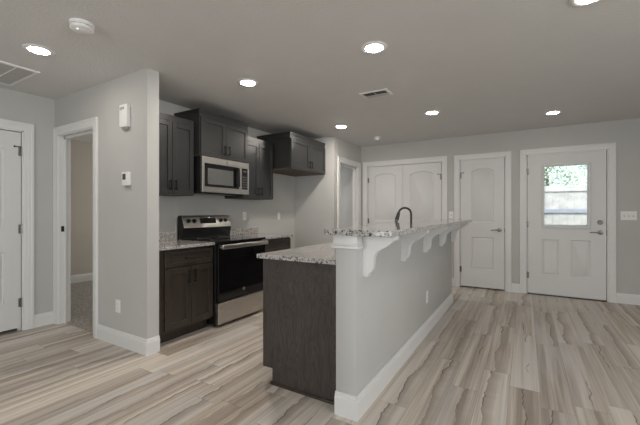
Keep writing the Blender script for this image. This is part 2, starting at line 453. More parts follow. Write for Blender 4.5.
# casings with jambs -------------------------------------------------------
def casing(m, axis, face, n, a0, a1, top, w=0.085, wl=None, wr=None, depth=T, jt=0.013):
    """mitred casing swept around an opening plus its jamb lining; axis: direction the opening runs along; n: side it stands on"""
    wl = w if wl is None else wl; wr = w if wr is None else wr
    prof = [(0.0, -0.001), (0.0, 0.009), (0.06, 0.012), (0.42, 0.0125), (0.46, 0.015), (0.70, 0.0155), (0.76, 0.020), (0.96, 0.020), (1.0, 0.017), (1.0, -0.001)]
    b = bmesh.new()
    def V(u, z, d):
        return b.verts.new((u, face+n*d, z) if axis == 'x' else (face+n*d, u, z))
    paths = []
    for q, d in prof:
        paths.append([V(a0-wl*q, 0, d), V(a0-wl*q, top+w*q, d), V(a1+wr*q, top+w*q, d), V(a1+wr*q, 0, d)])
    for p, q in zip(paths, paths[1:]+paths[:1]):
        for i in range(3): b.faces.new((p[i], p[i+1], q[i+1], q[i]))
    b.faces.new([p[0] for p in paths]); b.faces.new([p[3] for p in paths])
    bmesh.ops.recalc_face_normals(b, faces=b.faces[:])
    m._join(b)
    def bx(u0, u1, d0, d1, z0, z1, bev=0.001):
        d0, d1 = face+n*d0, face+n*d1
        if axis == 'x': m.box(u0, u1, min(d0, d1), max(d0, d1), z0, z1, bev)
        else: m.box(min(d0, d1), max(d0, d1), u0, u1, z0, z1, bev)
    bx(a0-0.0005, a0+jt, -depth, 0.0005, 0, top); bx(a1-jt, a1+0.0005, -depth, 0.0005, 0, top)
    bx(a0, a1, -depth, 0.0005, top-jt, top+0.0005)
    return m
def stops(m, axis, d0, d1, a0, a1, top):
    def bx(u0, u1, z0, z1):
        if axis == 'x': m.box(u0, u1, d0, d1, z0, z1, 0.001)
        else: m.box(d0, d1, u0, u1, z0, z1, 0.001)
    bx(a0+0.012, a0+0.034, 0, top-0.012); bx(a1-0.034, a1-0.012, 0, top-0.012); bx(a0+0.012, a1-0.012, top-0.036, top-0.012)
    return m
m = casing(MB(), 'y', XL, 1, 0.66, 1.50, DH)
struct('trim_1', stops(m, 'y', XL-0.062, XL-0.050, 0.66, 1.50, DH), M_trim, 'white casing around the left door')
m = casing(MB(), 'x', YP0, -1, -4.345, -3.620, DH, wl=0.083, wr=0.080)
tr2 = struct('trim_2', stops(m, 'x', YP0+0.05, YP0+0.062, -4.345, -3.620, DH), M_trim, 'white casing of the open doorway to the carpeted room')
sp_ = MB().box(-4.3325, -4.330, YP0+0.018, YP0+0.048, 1.00, 1.06, 0.001).build('strike_plate', M_bronze, None)
sp_.parent = tr2
m = casing(MB(), 'y', XD, 1, 5.13, 5.875, DH)
struct('trim_3', stops(m, 'y', XD-0.062, XD-0.050, 5.13, 5.875, DH), M_trim, 'white casing of the open doorway beside the kitchen alcove')
m = casing(MB(), 'x', YB, -1, -2.542, -1.189, DH+0.02, w=0.08); struct('trim_4', stops(m, 'x', YB+0.045, YB+0.057, -2.542, -1.189, DH+0.02), M_trim, 'white casing of the double closet doors')
m = casing(MB(), 'x', YB, -1, -0.93, -0.257, DH+0.02, w=0.075); struct('trim_5', stops(m, 'x', YB+0.045, YB+0.057, -0.93, -0.257, DH+0.02), M_trim, 'white casing of the single closet door')
m = casing(MB(), 'x', YB, -1, 0.006, 0.962, DH+0.02, w=0.08); struct('trim_6', stops(m, 'x', YB+0.0505, YB+0.11, 0.006, 0.962, DH+0.02), M_trim, 'white casing of the entry door')

# doors ---------------------------------------------------------------------
def arch(u0, u1, zb, zs, rise, n=12):
    """outline of a panel with an eyebrow top"""
    pts = [(u0, zb), (u1, zb), (u1, zs)]
    for i in range(1, n):
        s = i/n; u = u1+(u0-u1)*s
        pts.append((u, zs+rise*(1-(2*s-1)**2) if rise else zs))
    pts.append((u0, zs))
    return pts
def leaf_mesh(w, z0, z1, th, panels, holes=()):
    """moulded door leaf in (u, d, z), face at d=0, thickness towards +d; panels: list of (u0,u1,zb,zs,rise)"""
    b = bmesh.new()
    rows = []
    items = sorted(list(panels)+[h+(None,) for h in holes], key=lambda p: p[2])
    # split into horizontal bands
    bands = []
    for p in items:
        k = (p[2], p[3])
        for bd in bands:
            if abs(bd[0]-p[2]) < 1e-4: bd[2].append(p); break
        else: bands.append([p[2], p[3]+(p[4] or 0)+0.004, [p]])
    zc = z0; pf = []
    def F(pts, d=0.0):
        return b.faces.new([b.verts.new((u, d, z)) for u, z in pts])
    for zb, zt, ps in bands:
        F([(0, zc), (w, zc), (w, zb), (0, zb)])
        uc = 0
        for p in sorted(ps, key=lambda q: q[0]):
            F([(uc, zb), (p[0], zb), (p[0], zt), (uc, zt)])
            rise = p[4]
            if rise is None:
                F([(p[0], p[3]), (p[1], p[3]), (p[1], zt), (p[0], zt)])
                pts = [(p[0], p[2]), (p[1], p[2]), (p[1], p[3]), (p[0], p[3])]
                for i in range(4):
                    a, c = pts[i], pts[(i+1) % 4]
                    b.faces.new([b.verts.new(q) for q in ((a[0], 0, a[1]), (c[0], 0, c[1]), (c[0], th, c[1]), (a[0], th, a[1]))])
            else:
                out = arch(p[0], p[1], p[2], p[3], rise)
                f = F(out); pf.append(f)
                top = out[2:]
                for i in range(len(top)-1):
                    F([top[i], (top[i][0], zt), (top[i+1][0], zt), top[i+1]])
            uc = p[1]
        F([(uc, zb), (w, zb), (w, zt), (uc, zt)])
        zc = zt
    F([(0, zc), (w, zc), (w, z1), (0, z1)])
    bmesh.ops.remove_doubles(b, verts=b.verts[:], dist=1e-5)
    bmesh.ops.recalc_face_normals(b, faces=[f for f in b.faces])
    for f in b.faces:
        if abs(f.normal.y) > 0.5 and f.normal.y > 0: f.normal_flip()
    for f in pf:
        for tk, dp in ((0.008, 0.013), (0.009, 0.0), (0.014, -0.010)):
            r = bmesh.ops.inset_region(b, faces=[f], thickness=tk, depth=0, use_even_offset=True, use_boundary=True)
            for v in f.verts: v.co.y += dp
    # edges and back
    hs = [h for h in holes]
    th0 = th
    for q in (((0, 0, z0), (w, 0, z0), (w, th, z0), (0, th, z0)), ((0, 0, z1), (w, 0, z1), (w, th, z1), (0, th, z1)),
              ((0, 0, z0), (0, 0, z1), (0, th, z1), (0, th, z0)), ((w, 0, z0), (w, 0, z1), (w, th, z1), (w, th, z0))):
        b.faces.new([b.verts.new(v) for v in q])
    if hs:
        h = hs[0]
        for q in ((0, h[0], z0, z1), (h[1], w, z0, z1), (h[0], h[1], z0, h[2]), (h[0], h[1], h[3], z1)):
            b.faces.new([b.verts.new(v) for v in ((q[0], th, q[2]), (q[1], th, q[2]), (q[1], th, q[3]), (q[0], th, q[3]))])
    else:
        b.faces.new([b.verts.new(v) for v in ((0, th, z0), (w, th, z0), (w, th, z1), (0, th, z1))])
    return b
def put_leaf(b, fn):
    m = MB(); m.bm.free()
    for v in b.verts: v.co = Vector(fn(*v.co))
    m.bm = b; return m
def hinge(parent, x, y, z, axis, nrm, pin=False, side=1):
    """three-knuckle butt hinge; nrm is the outward direction"""
    m = MB()
    c = Vector((x, y, z))+Vector(nrm)*0.006
    for k in range(3): m.lathe([(0.0062, -0.045+k*0.030), (0.0062, -0.017+k*0.030)], 'z', c, 10)
    m.lathe([(0.0, 0.052), (0.005, 0.049), (0.0075, 0.045), (0.0, 0.044)], 'z', c, 10)
    lf = 0.024
    if axis == 'x': m.box(x-lf if side > 0 else x, x if side > 0 else x+lf, min(y, y+nrm[1]*0.002), max(y, y+nrm[1]*0.002), z-0.045, z+0.045)
    else: m.box(min(x, x+nrm[0]*0.002), max(x, x+nrm[0]*0.002), y-lf if side > 0 else y, y if side > 0 else y+lf, z-0.045, z+0.045)
    h = m.build('hinge', M_nickel, parent)
    if pin:   # hinge-pin door stop
        d = Vector((side, 0, 0)) if axis == 'x' else Vector((0, side, 0))
        p0 = c+Vector((0, 0, 0.048))
        q = MB().tube([p0, p0-d*0.055], 0.004, 8).lathe([(0.0, 0), (0.009, 0.002), (0.009, 0.010), (0.0, 0.012)], tuple(-d), p0-d*0.05, 12)
        q.build('door_stop', M_bronze, parent)
def lever(parent, x, y, z, direction, lab=None):
    """rose on a wall facing -Y, lever pointing along +-x"""
    m = MB().lathe([(0.0, 0.0), (0.031, 0.0), (0.031, -0.006), (0.026, -0.012), (0.012, -0.014), (0.011, -0.048), (0.0, -0.050)], 'y', (x, y, z), 20)
    m.tube([(x, y-0.042, z), (x+direction*0.02, y-0.050, z), (x+direction*0.06, y-0.052, z+0.002), (x+direction*0.105, y-0.048, z-0.004), (x+direction*0.118, y-0.042, z-0.006)],
           [0.011, 0.010, 0.008, 0.0075, 0.006], 10)
    return m.build('lever_handle', M_nickel, parent, lab)

# door_1: left wall, opens into the room, hinged at its right edge
d1 = struct_empty('door_1', (XL-0.003, 1.08, 0), 'white panelled door at the far left edge')
W1 = 0.80
b = leaf_mesh(W1, 0.035, DH-0.022, 0.035, [(0.13, W1-0.13, 1.05, 1.84, 0.055), (0.13, W1-0.13, 0.30, 0.815, 0.0)])
put_leaf(b, lambda u, d, z: (XL-0.006-d, 0.68+u, z)).build('door_leaf', M_door, d1, sharp=0.2)
for z in (1.83, 1.04, 0.29): hinge(d1, XL-0.004, 1.483, z, 'y', (1, 0, 0), pin=(z > 1.5), side=1)
MB().lathe([(0, 0), (0.03, 0), (0.03, 0.006), (0.012, 0.012), (0.012, 0.03), (0.026, 0.04), (0.028, 0.055), (0.018, 0.066), (0, 0.068)], 'x', (XL-0.006, 0.745, 0.93), 20).build('door_knob', M_nickel, d1)

# door_2: double closet doors
d2 = struct_empty('door_2', (-1.865, YB, 0), 'white double closet doors with eyebrow top panels')
for u0, u1, hs in ((-2.522, -1.8665, -1), (-1.8635, -1.209, 1)):
    w = u1-u0
    b = leaf_mesh(w, 0.02, 2.045, 0.035, [(0.128, w-0.128, 1.05, 1.865, 0.055), (0.128, w-0.128, 0.305, 0.814, 0.0)])
    put_leaf(b, lambda u, d, z, u0=u0: (u0+u, YB+0.006+d, z)).build('door_leaf', M_door, d2, sharp=0.2)
    hx = u0-0.002 if hs < 0 else u1+0.002
    for z in (1.80, 1.05, 0.28): hinge(d2, hx, YB+0.004, z, 'x', (0, -1, 0), pin=(z > 1.5 and hs > 0), side=hs)
for x in (-1.925, -1.805):
    MB().lathe([(0, 0), (0.026, 0), (0.026, -0.005), (0.011, -0.010), (0.011, -0.028), (0.024, -0.036), (0.027, -0.05), (0.016, -0.06), (0, -0.062)], 'y', (x, YB+0.006, 0.93), 18).build('door_knob', M_nickel, d2)

# door_3: single closet door
d3 = struct_empty('door_3', (-0.59, YB, 0), 'white single closet door with lever handle')
w = 0.633
b = leaf_mesh(w, 0.022, 2.05, 0.035, [(0.165, 0.483, 1.05, 1.862, 0.05), (0.16, 0.487, 0.305, 0.814, 0.0)])
put_leaf(b, lambda u, d, z: (-0.91+u, YB+0.006+d, z)).build('door_leaf', M_door, d3, sharp=0.2)
for z in (1.80, 1.05, 0.29): hinge(d3, -0.913, YB+0.004, z, 'x', (0, -1, 0), pin=z > 1.5, side=-1)
lever(d3, -0.345, YB+0.006, 0.935, -1)
MB().box(-0.276, -0.270, YB-0.0005, YB+0.02, 0.90, 0.965).build('latch_plate', M_bronze, d3)

# door_4: half-glass entry door
d4 = struct_empty('door_4', (0.484, YB, 0), 'white entry door with a half-height glass pane')
x0 = 0.026; w = 0.916
b = leaf_mesh(w, 0.02, 2.055, 0.044, [(0.181, 0.391, 0.302, 0.816, 0.0), (0.524, 0.742, 0.302, 0.816, 0.0)], holes=[(0.195, 0.730, 1.0, 1.89)])
put_leaf(b, lambda u, d, z: (x0+u, YB+0.006+d, z)).build('door_leaf', M_door, d4, sharp=0.2)
gx0, gx1, gz0, gz1 = x0+0.181, x0+0.744, 0.985, 1.905
m = MB()
frame_sweep(m, gx0, gx1, gz0, gz1, [(0, -0.058), (0, 0.004), (0.004, 0.010), (0.024, 0.012), (0.032, 0.004), (0.032, -0.058)], lambda u, v, h: (u, YB-h, v))
fr = m.build('glass_frame', M_door, d4)
MB().box(gx0+0.03, gx1-0.03, YB+0.012, YB+0.015, gz0+0.03, gz1-0.04).build('glass_pane', M_glass, d4)
m = MB()
zz = gz0+0.05
while zz < gz1-0.06:
    m.prism([(YB+0.024, zz), (YB+0.037, zz+0.0008), (YB+0.037, zz+0.0016), (YB+0.024, zz+0.0008)], 'x', gx0+0.034, gx1-0.034); zz += 0.0155
m.box(gx0+0.034, gx1-0.034, YB+0.022, YB+0.039, gz0+0.034, gz0+0.046, 0.002)
m.build('mini_blind', M_plastic, d4)
MB().box(gx1-0.012, gx1-0.004, YB-0.014, YB-0.009, gz0+0.10, gz1-0.04, 0.001).box(gx1-0.018, gx1+0.002, YB-0.022, YB-0.010, 1.70, 1.745, 0.003).build('blind_slider', M_plastic, d4)
for z in (1.81, 1.035, 0.28): hinge(d4, x0-0.003, YB+0.004, z, 'x', (0, -1, 0), side=-1)
MB().lathe([(0, 0), (0.032, 0), (0.031, -0.010), (0.024, -0.018), (0, -0.020)], 'y', (0.876, YB+0.006, 1.072), 22).box(0.872, 0.880, YB-0.034, YB-0.012, 1.052, 1.092, 0.003).build('deadbolt', M_nickel, d4)
lever(d4, 0.878, YB+0.006, 0.935, -1)
MB().box(x0+w+0.0005, x0+w+0.006, YB-0.0005, YB+0.03, 0.90, 0.97).build('latch_plate', M_bronze, d4)
struct('trim_7', MB().box(0.026, 0.942, YB-0.012, YB+0.10, 0, 0.012, 0.003), M_bronze, 'dark metal threshold under the entry door')

# ------------------------------------------------------------------ outside the entry door
struct('ground', MB().box(-0.1, 12, YB+T, 30, -0.3, -0.12), M_grass, 'lawn outside')
struct('patio', MB().box(-0.1, 2.6, YB+T, 7.6, -0.12, -0.03), M_conc, 'concrete stoop outside the entry door')
fn = thing('privacy_fence', (2.5, 10.0, -0.12), 'pale wooden plank fence seen through the entry door glass', 'fence')
m = MB(); x = 0.0
random.seed(3)
while x < 6:
    m.box(x, x+0.138, 10.02, 10.04, -0.12, 1.84+random.uniform(-0.008, 0.008), 0.003); x += 0.141
m.build('planks', M_fence, fn)
for z in (0.25, 1.19): MB().box(0, 6, 9.975, 10.018, z, z+0.095, 0.004).build('rail', M_rail, fn, 'grey-blue horizontal rail')
MB().box(0, 6, 9.985, 10.018, 1.70, 1.745, 0.004).build('rail', M_fence, fn)
for x in (0.02, 2.4, 4.8): MB().box(x, x+0.09, 9.885, 9.974, -0.14, 1.80, 0.004).build('post', M_fence, fn)
def tree(x, y, h, r, seed, label):
    rnd = random.Random(seed)
    t_ = thing('broadleaf_tree', (x, y, -0.12), label, 'tree', 'trees behind the fence')
    MB().tube([(x, y, -0.15), (x+0.05, y, h*0.3), (x-0.05, y+0.05, h*0.6), (x, y, h*0.85)], [0.13, 0.10, 0.07, 0.03], 8).build('trunk', M_bark, t_)
    m = MB(); cs = [Vector((x+rnd.uniform(-.5, .5)*r, y+rnd.uniform(-.5, .5)*r, h*rnd.uniform(0.38, 0.85))) for _ in range(16)]
    for _ in range(1500):
        c = rnd.choice(cs)
        d = Vector((rnd.gauss(0, 1), rnd.gauss(0, 1), rnd.gauss(0, 1))).normalized()*r*0.45*rnd.random()**0.4
        p = c+d; a = Vector((rnd.gauss(0, 1), rnd.gauss(0, 1), rnd.gauss(0, 1))).normalized(); e = a.orthogonal().normalized()
        s = rnd.uniform(0.05, 0.10)
        vs = [m.bm.verts.new(q) for q in (p-a*s, p+e*s*0.55+a*s*0.1, p+a*s*1.1, p-e*s*0.55+a*s*0.1)]
        m.bm.faces.new(vs)
    m.build('foliage', M_leaf, t_)
tree(0.6, 12.6, 3.6, 1.5, 1, 'pale green tree behind the fence, on the left through the door glass')
tree(3.2, 16.8, 5.2, 1.9, 2, 'pale green tree behind the fence, to the right of the other tree')

# ------------------------------------------------------------------ kitchen cabinets
def pull(parent, x, y, z, ln, vertical=True, face=1):
    """black bar pull on a front whose normal is +-X"""
    m = MB()
    r = 0.0055
    if vertical:
        m.box(x+face*0.022 if face > 0 else x-0.034, x+0.034 if face > 0 else x-0.022, y-r, y+r, z-ln/2, z+ln/2, 0.002)
        for s in (-1, 1): m.box(min(x, x+face*0.024), max(x, x+face*0.024), y-r, y+r, z+s*(ln/2-0.012)-r, z+s*(ln/2-0.012)+r, 0.001)
    else:
        m.box(min(x+face*0.022, x+face*0.034), max(x+face*0.022, x+face*0.034), y-ln/2, y+ln/2, z-r, z+r, 0.002)
        for s in (-1, 1): m.box(min(x, x+face*0.024), max(x, x+face*0.024), y+s*(ln/2-0.012)-r, y+s*(ln/2-0.012)+r, z-r, z+r, 0.001)
    return m.build('handle', M_black, parent)
def shaker(parent, name, x, y0, y1, z0, z1, mt, rail=0.058, face=1):
    """shaker front standing on plane x, 20 mm thick"""
    m = MB(); xa, xb = (x, x+0.020) if face > 0 else (x-0.020, x)
    pa, pb = (x, x+0.010) if face > 0 else (x-0.010, x)
    bv = 0.0018
    m.box(xa, xb, y0, y0+rail, z0, z1, bv); m.box(xa, xb, y1-rail, y1, z0, z1, bv)
    m.box(xa, xb, y0+rail-0.001, y1-rail+0.001, z0, z0+rail, bv); m.box(xa, xb, y0+rail-0.001, y1-rail+0.001, z1-rail, z1, bv)
    m.box(pa, pb, y0+rail-0.004, y1-rail+0.004, z0+rail-0.004, z1-rail+0.004)
    return m.build(name, mt, parent)
def crown(parent, xf, y0, y1, z0, left=True, right=False, mt=M_cab):
    """crown moulding projecting forward of face xf, flaring outward, returning to the wall"""
    m = MB()
    for o, za, zb in ((0.006, z0, z0+0.045), (0.010, z0+0.043, z0+0.060), (0.016, z0+0.058, z0+0.083)):
        m.box(XK+0.002, xf+o, y0-(o if left else 0), y1+(o if right else 0), za, zb, 0.003)
    return m.build('crown_moulding', mt, parent)
def upper(name, label, xf, y0, y1, z0, z1, doors, mt, pz, crown_on=True, cl=True, cr=False, rail=0.052):
    c = thing(name, (XK+0.002, (y0+y1)/2, z0), label, 'cabinet')
    MB().box(XK+0.002, xf, y0, y1, z0+0.012, z1, 0.002).build('carcass', mt, c)
    MB().box(XK+0.002, xf-0.003, y0+0.003, y1-0.003, z0, z0+0.012).build('bottom_panel', M_birch, c)
    for i, (a, b_) in enumerate(doors):
        d = shaker(c, 'door', xf, a, b_, z0+0.004, z1-0.004 if crown_on else z1-0.044, mt, rail)
        hy = b_-0.03 if i == 0 else a+0.03
        pull(d, xf+0.020, hy, pz, 0.105)
    if crown_on: crown(c, xf+0.0, y0, y1, z1, cl, cr, mt)
    else: MB().box(XK+0.002, xf+0.012, y0, y1, z1-0.042, z1+0.02, 0.002).build('top_rail', mt, c)
    return c
upper('wall_cabinet', 'dark grey two-door wall cabinet nearest the thermostat wall, above the left counter', -3.118, YP1+0.004, 2.538, 1.39, 2.183,
      [(2.005, 2.267), (2.271, 2.532)], M_cab, 1.49, crown_on=False)
upper('wall_cabinet', 'dark grey crowned two-door wall cabinet directly above the microwave', -3.02, 2.544, 3.288, 1.825, 2.25,
      [(2.55, 2.914), (2.918, 3.282)], M_cab, 1.925, cl=True, cr=True)
upper('wall_cabinet', 'dark grey narrow wall cabinet to the right of the microwave', -3.118, 3.294, 3.915, 1.39, 2.183,
      [(3.30, 3.604), (3.608, 3.911)], M_cab, 1.49, crown_on=False)
upper('wall_cabinet', 'deep dark grey crowned wall cabinet over the empty fridge space', -2.833, 3.945, YW-0.004, 1.825, 2.255,
      [(3.955, 4.437), (4.441, 4.912)], M_cab, 1.925, cl=True, cr=False)

def base(name, label, y0, y1, d0, dm, d1, end_right=False):
    xf = -2.82
    c = thing(name, (XK+0.002, (y0+y1)/2, 0), label, 'cabinet')
    MB().box(XK+0.002, xf, y0, y1, 0.105, 0.869, 0.002).build('carcass', M_cabbase, c)
    MB().box(XK+0.002, xf-0.075, y0, y1, 0.0, 0.105).build('toe_kick', M_cabbase, c)
    dr = shaker(c, 'drawer', xf, d0, d1, 0.700, 0.848, M_cabbase, 0.038)
    pull(dr, xf+0.010, (d0+d1)/2, 0.774, 0.13, vertical=False)
    for a, b_, hy in ((d0, dm-0.002, dm-0.032), (dm+0.002, d1, dm+0.032)):
        d = shaker(c, 'door', xf, a, b_, 0.128, 0.688, M_cabbase)
        pull(d, xf+0.020, hy, 0.595, 0.125)
    return c
base('base_cabinet', 'dark brown base cabinet with drawer and two doors left of the range', YP1+0.004, 2.538, 1.975, 2.262, 2.532)
base('base_cabinet', 'dark brown base cabinet right of the range, mostly hidden by the island', 3.312, 3.93, 3.32, 3.618, 3.92)
def counter(label, y0, y1):
    c = thing('countertop', (XK+0.001, (y0+y1)/2, 0.870), label, 'countertop')
    MB().box(XK+0.001, -2.778, y0, y1, 0.870, 0.900, 0.004, 2).build('slab', M_granite, c)
    MB().box(XK+0.001, XK+0.021, y0, y1, 0.900, 0.982, 0.003).build('backsplash', M_granite, c)
counter('speckled granite countertop left of the range', YP1+0.003, 2.541)
counter('speckled granite countertop right of the range', 3.309, 3.952)

# ------------------------------------------------------------------ range
ry0, ry1 = 2.547, 3.303
R = thing('range', (-3.08, (ry0+ry1)/2, 0), 'stainless steel and black freestanding electric range between the base cabinets', 'stove')
m = MB().box(-3.40, -2.785, ry0, ry1, 0.03, 0.882, 0.003)
for yy in (ry0+0.05, ry1-0.05):
    for xx in (-3.35, -2.85): m.lathe([(0.018, 0), (0.018, 0.03)], 'z', (xx, yy, 0), 10)
m.build('body', M_blackpl, R)
MB().box(-3.40, -2.735, ry0, ry1, 0.880, 0.906, 0.005, 2).build('cooktop', M_gloss, R)
for cx, cy, rr in ((-2.92, 2.74, 0.10), (-2.92, 3.10, 0.085), (-3.18, 2.74, 0.075), (-3.18, 3.10, 0.10)):
    MB().lathe([(rr, 0.0), (rr, 0.0006), (rr-0.003, 0.0006), (rr-0.003, 0.0)], 'z', (cx, cy, 0.9058), 32).build('burner_ring', M_grey_pl, R)
door = MB().box(-2.785, -2.738, ry0+0.003, ry1-0.003, 0.268, 0.874, 0.004).build('oven_door', M_gloss, R)
MB().box(-2.7385, -2.7365, ry0+0.14, ry1-0.14, 0.40, 0.72, 0.001).build('oven_window', M_gloss, door)
m = MB().box(-2.705, -2.680, ry0+0.012, ry1-0.012, 0.826, 0.872, 0.008, 3)
for yy in (ry0+0.035, ry1-0.035): m.box(-2.740, -2.70, yy-0.014, yy+0.014, 0.833, 0.865, 0.003)
m.build('oven_handle', M_steel, door)
em = MB().lathe([(0.0, 0), (0.0185, 0), (0.0185, 0.0012), (0.016, 0.0016), (0.0, 0.0016)], 'x', (-2.7380, 2.925, 0.352), 22).build('emblem', M_steel, door, 'small round silver emblem')
MB().box(-2.785, -2.740, ry0+0.003, ry1-0.003, 0.035, 0.258, 0.005).build('storage_drawer', M_steel, R)
# backguard: slanted control panel
bg0 = ry0+0.014
prof = [(-3.405, 0.904), (-3.335, 0.904), (-3.335, 0.925), (-3.318, 1.000), (-3.312, 1.035), (-3.352, 1.160), (-3.362, 1.172), (-3.405, 1.172)]
MB().prism(prof, 'y', bg0, ry1, 0.002).build('backguard', M_blackpl, R)
def slant(z): return -3.312+(z-1.035)*(-0.040/0.125)
pnl = MB().prism([(slant(1.030)-0.006, 1.030), (slant(1.030)+0.006, 1.030), (slant(1.158)+0.005, 1.158), (slant(1.166)-0.004, 1.172), (slant(1.172)-0.05, 1.1735), (slant(1.172)-0.05, 1.160)], 'y', bg0+0.010, ry1-0.002, 0.0015).build('control_panel', M_steel, R)
nrm = Vector((0.125, 0, 0.040)).normalized()
for yy in (2.645, 2.725, 3.135, 3.215):
    zc = 1.108; c0 = Vector((slant(zc)+0.005, yy, zc))
    kb = MB().lathe([(0.0, 0), (0.026, 0), (0.025, 0.005), (0.020, 0.007), (0.0185, 0.024), (0.0, 0.026)], tuple(nrm), c0, 18).build('knob', M_black, pnl)
MB().prism([(slant(1.078)+0.004, 1.078), (slant(1.078)+0.0075, 1.078), (slant(1.142)+0.0075, 1.142), (slant(1.142)+0.004, 1.142)], 'y', 2.81, 3.055, 0.001).build('display', M_gloss, pnl)

# ------------------------------------------------------------------ microwave
my0, my1, mz0, mz1 = 2.552, 3.282, 1.432, 1.822
xf = -2.985
Mw = thing('microwave', (-3.2, (my0+my1)/2, mz0), 'stainless over-the-range microwave hanging under a crowned cabinet', 'microwave')
MB().box(XK+0.003, xf-0.03, my0, my1, mz0, mz1, 0.003).build('body', M_blackpl, Mw)
ys = my0+0.560
m = MB()
m.box(xf-0.03, xf, my0, my1, mz1-0.075, mz1, 0.004); m.box(xf-0.03, xf, my0, my1, mz0, mz0+0.062, 0.004)
m.box(xf-0.03, xf, my0, my0+0.032, mz0+0.06, mz1-0.073, 0.003); m.box(xf-0.03, xf, my1-0.022, my1, mz0+0.06, mz1-0.073, 0.003)
m.box(xf-0.03, xf-0.001, ys, ys+0.045, mz0+0.06, mz1-0.073, 0.003)
m.build('face_frame', M_steel, Mw)
dr = MB().box(xf-0.03, xf-0.003, my0+0.03, ys+0.002, mz0+0.06, mz1-0.073, 0.002).build('door', M_gloss, Mw)
MB().box(xf-0.0035, xf-0.0015, my0+0.075, ys-0.10, mz0+0.088, mz1-0.125, 0.001).build('window', M_mwglass, dr)
m = MB().box(xf+0.020, xf+0.036, ys-0.055, ys-0.022, mz0+0.078, mz1-0.085, 0.006, 2)
for z in (mz0+0.10, mz1-0.11): m.box(xf-0.004, xf+0.024, ys-0.048, ys-0.030, z-0.01, z+0.01, 0.002)
m.build('door_handle', M_blackpl, dr)
cp = MB().box(xf-0.03, xf-0.002, ys+0.043, my1-0.020, mz0+0.06, mz1-0.073, 0.002).build('control_panel', M_gloss, Mw)
MB().box(xf-0.0025, xf-0.001, ys+0.062, my1-0.045, mz1-0.118, mz1-0.098).build('display', M_mwglass, cp)
m = MB()
for i in range(5):
    for j in range(3): m.box(xf-0.0025, xf-0.0012, ys+0.058+j*0.030, ys+0.080+j*0.030, mz0+0.08+i*0.030, mz0+0.098+i*0.030, 0.0004)
m.build('keypad', M_slot, cp)
MB().lathe([(0.0, 0), (0.0165, 0), (0.0165, 0.0012), (0.014, 0.0016), (0.0, 0.0016)], 'x', (xf-0.0002, my0+0.36, mz1-0.038), 22).build('emblem', M_grey_pl, Mw, 'small round emblem')
MB().box(-3.36, -3.10, my0+0.06, my1-0.06, mz0-0.012, mz0+0.001, 0.002).build('vent_grille', M_blackpl, Mw)

# ------------------------------------------------------------------ island half wall
kx0, kx1, ky0, ky1, kz = -0.985, -0.850, 1.845, 4.90, 1.0785
K = thing('half_wall', ((kx0+kx1)/2, (ky0+ky1)/2, 0), 'grey half wall behind the island with white baseboard and corbels under the raised bar', 'half wall')
MB().box(kx0, kx1, ky0, ky1, 0, kz, 0.004, 2).build('wall_body', M_wall, K)
m = bb_run(MB(), [(kx0-0.001, ky0), (kx1, ky0), (kx1, ky1), (kx0-0.001, ky1)])
m.build('baseboard', M_trim, K)
# cap moulding wrapped around the end of the wall
m = MB()
for o, za, zb, bv in ((0.012, 1.006, kz, 0.002), (0.022, 0.996, 1.016, 0.008), (0.017, 1.016, 1.026, 0.003)):
    m.box(kx0-o*1.0, kx1+o, ky0-o, ky0+0.058, za, zb, bv, 2)
m.build('cap_moulding', M_trim, K)
prof = [(0.0, 0.822), (0.034, 0.822), (0.040, 0.834), (0.044, 0.846), (0.060, 0.858), (0.068, 0.880), (0.070, 0.910), (0.073, 0.938), (0.083, 0.962),
        (0.102, 0.982), (0.128, 0.997), (0.152, 1.010), (0.172, 1.026), (0.190, 1.042), (0.214, 1.052), (0.214, kz), (0.0, kz)]
for yc in (1.955, 2.70, 3.41, 4.13, 4.87):
    MB().prism([(kx1-0.001+a, z) for a, z in prof], 'y', yc-0.024, yc+0.024, 0.003).build('corbel', M_trim, K)
# bar top: rounded granite slab
def rr(x0, x1, y0, y1, r, n=5):
    pts = []
    for cx, cy, a0 in ((x1-r, y0+r, -PI/2), (x1-r, y1-r, 0), (x0+r, y1-r, PI/2), (x0+r, y0+r, PI)):
        for i in range(n+1):
            a = a0+PI/2*i/n; pts.append((cx+r*math.cos(a), cy+r*math.sin(a)))
    return pts
tag(MB().prism(rr(-1.035, -0.610, 1.768, 4.955, 0.028), 'z', kz+0.0005, 1.113, 0.005, 2).build('bar_countertop', M_granite),
    'raised speckled granite bar top on the island half wall', 'countertop')

# ------------------------------------------------------------------ island cabinets, counter, sink, faucet
ix0, ix1, iy0, iy1 = -1.616, kx0-0.002, 1.925, 4.84
I = thing('island_cabinet', (-1.3, 3.38, 0), 'dark wood island cabinet with grained end panel beside the half wall', 'cabinet')
pf = [(ix0, 0.112), (ix0, 0.884), (ix1, 0.884), (ix1, 0.0), (ix0+0.082, 0.0), (ix0+0.082, 0.112)]
MB().prism(pf, 'y', iy0, iy0+0.018, 0.001).build('end_panel', M_panel, I)
m = MB()
m.box(ix0+0.02, ix1, iy0+0.018, 3.30, 0.11, 0.884); m.box(ix0+0.02, ix1, 4.20, iy1, 0.11, 0.884)
m.box(ix0+0.02, ix1, 3.30, 4.20, 0.11, 0.60); m.box(ix0+0.02, ix0+0.06, 3.30, 4.20, 0.60, 0.884); m.box(ix1-0.03, ix1, 3.30, 4.20, 0.60, 0.884)
m.build('carcass', M_cabbase, I)
MB().box(ix0+0.082, ix1, iy0+0.018, iy1, 0, 0.11).build('toe_kick', M_cabbase, I)
MB().box(ix0+0.078, ix1, iy0-0.012, iy0, 0, 0.018, 0.005, 2).box(ix0+0.070, ix0+0.082, iy0-0.012, iy1, 0, 0.018, 0.005, 2).build('shoe_moulding', M_cabbase, I)
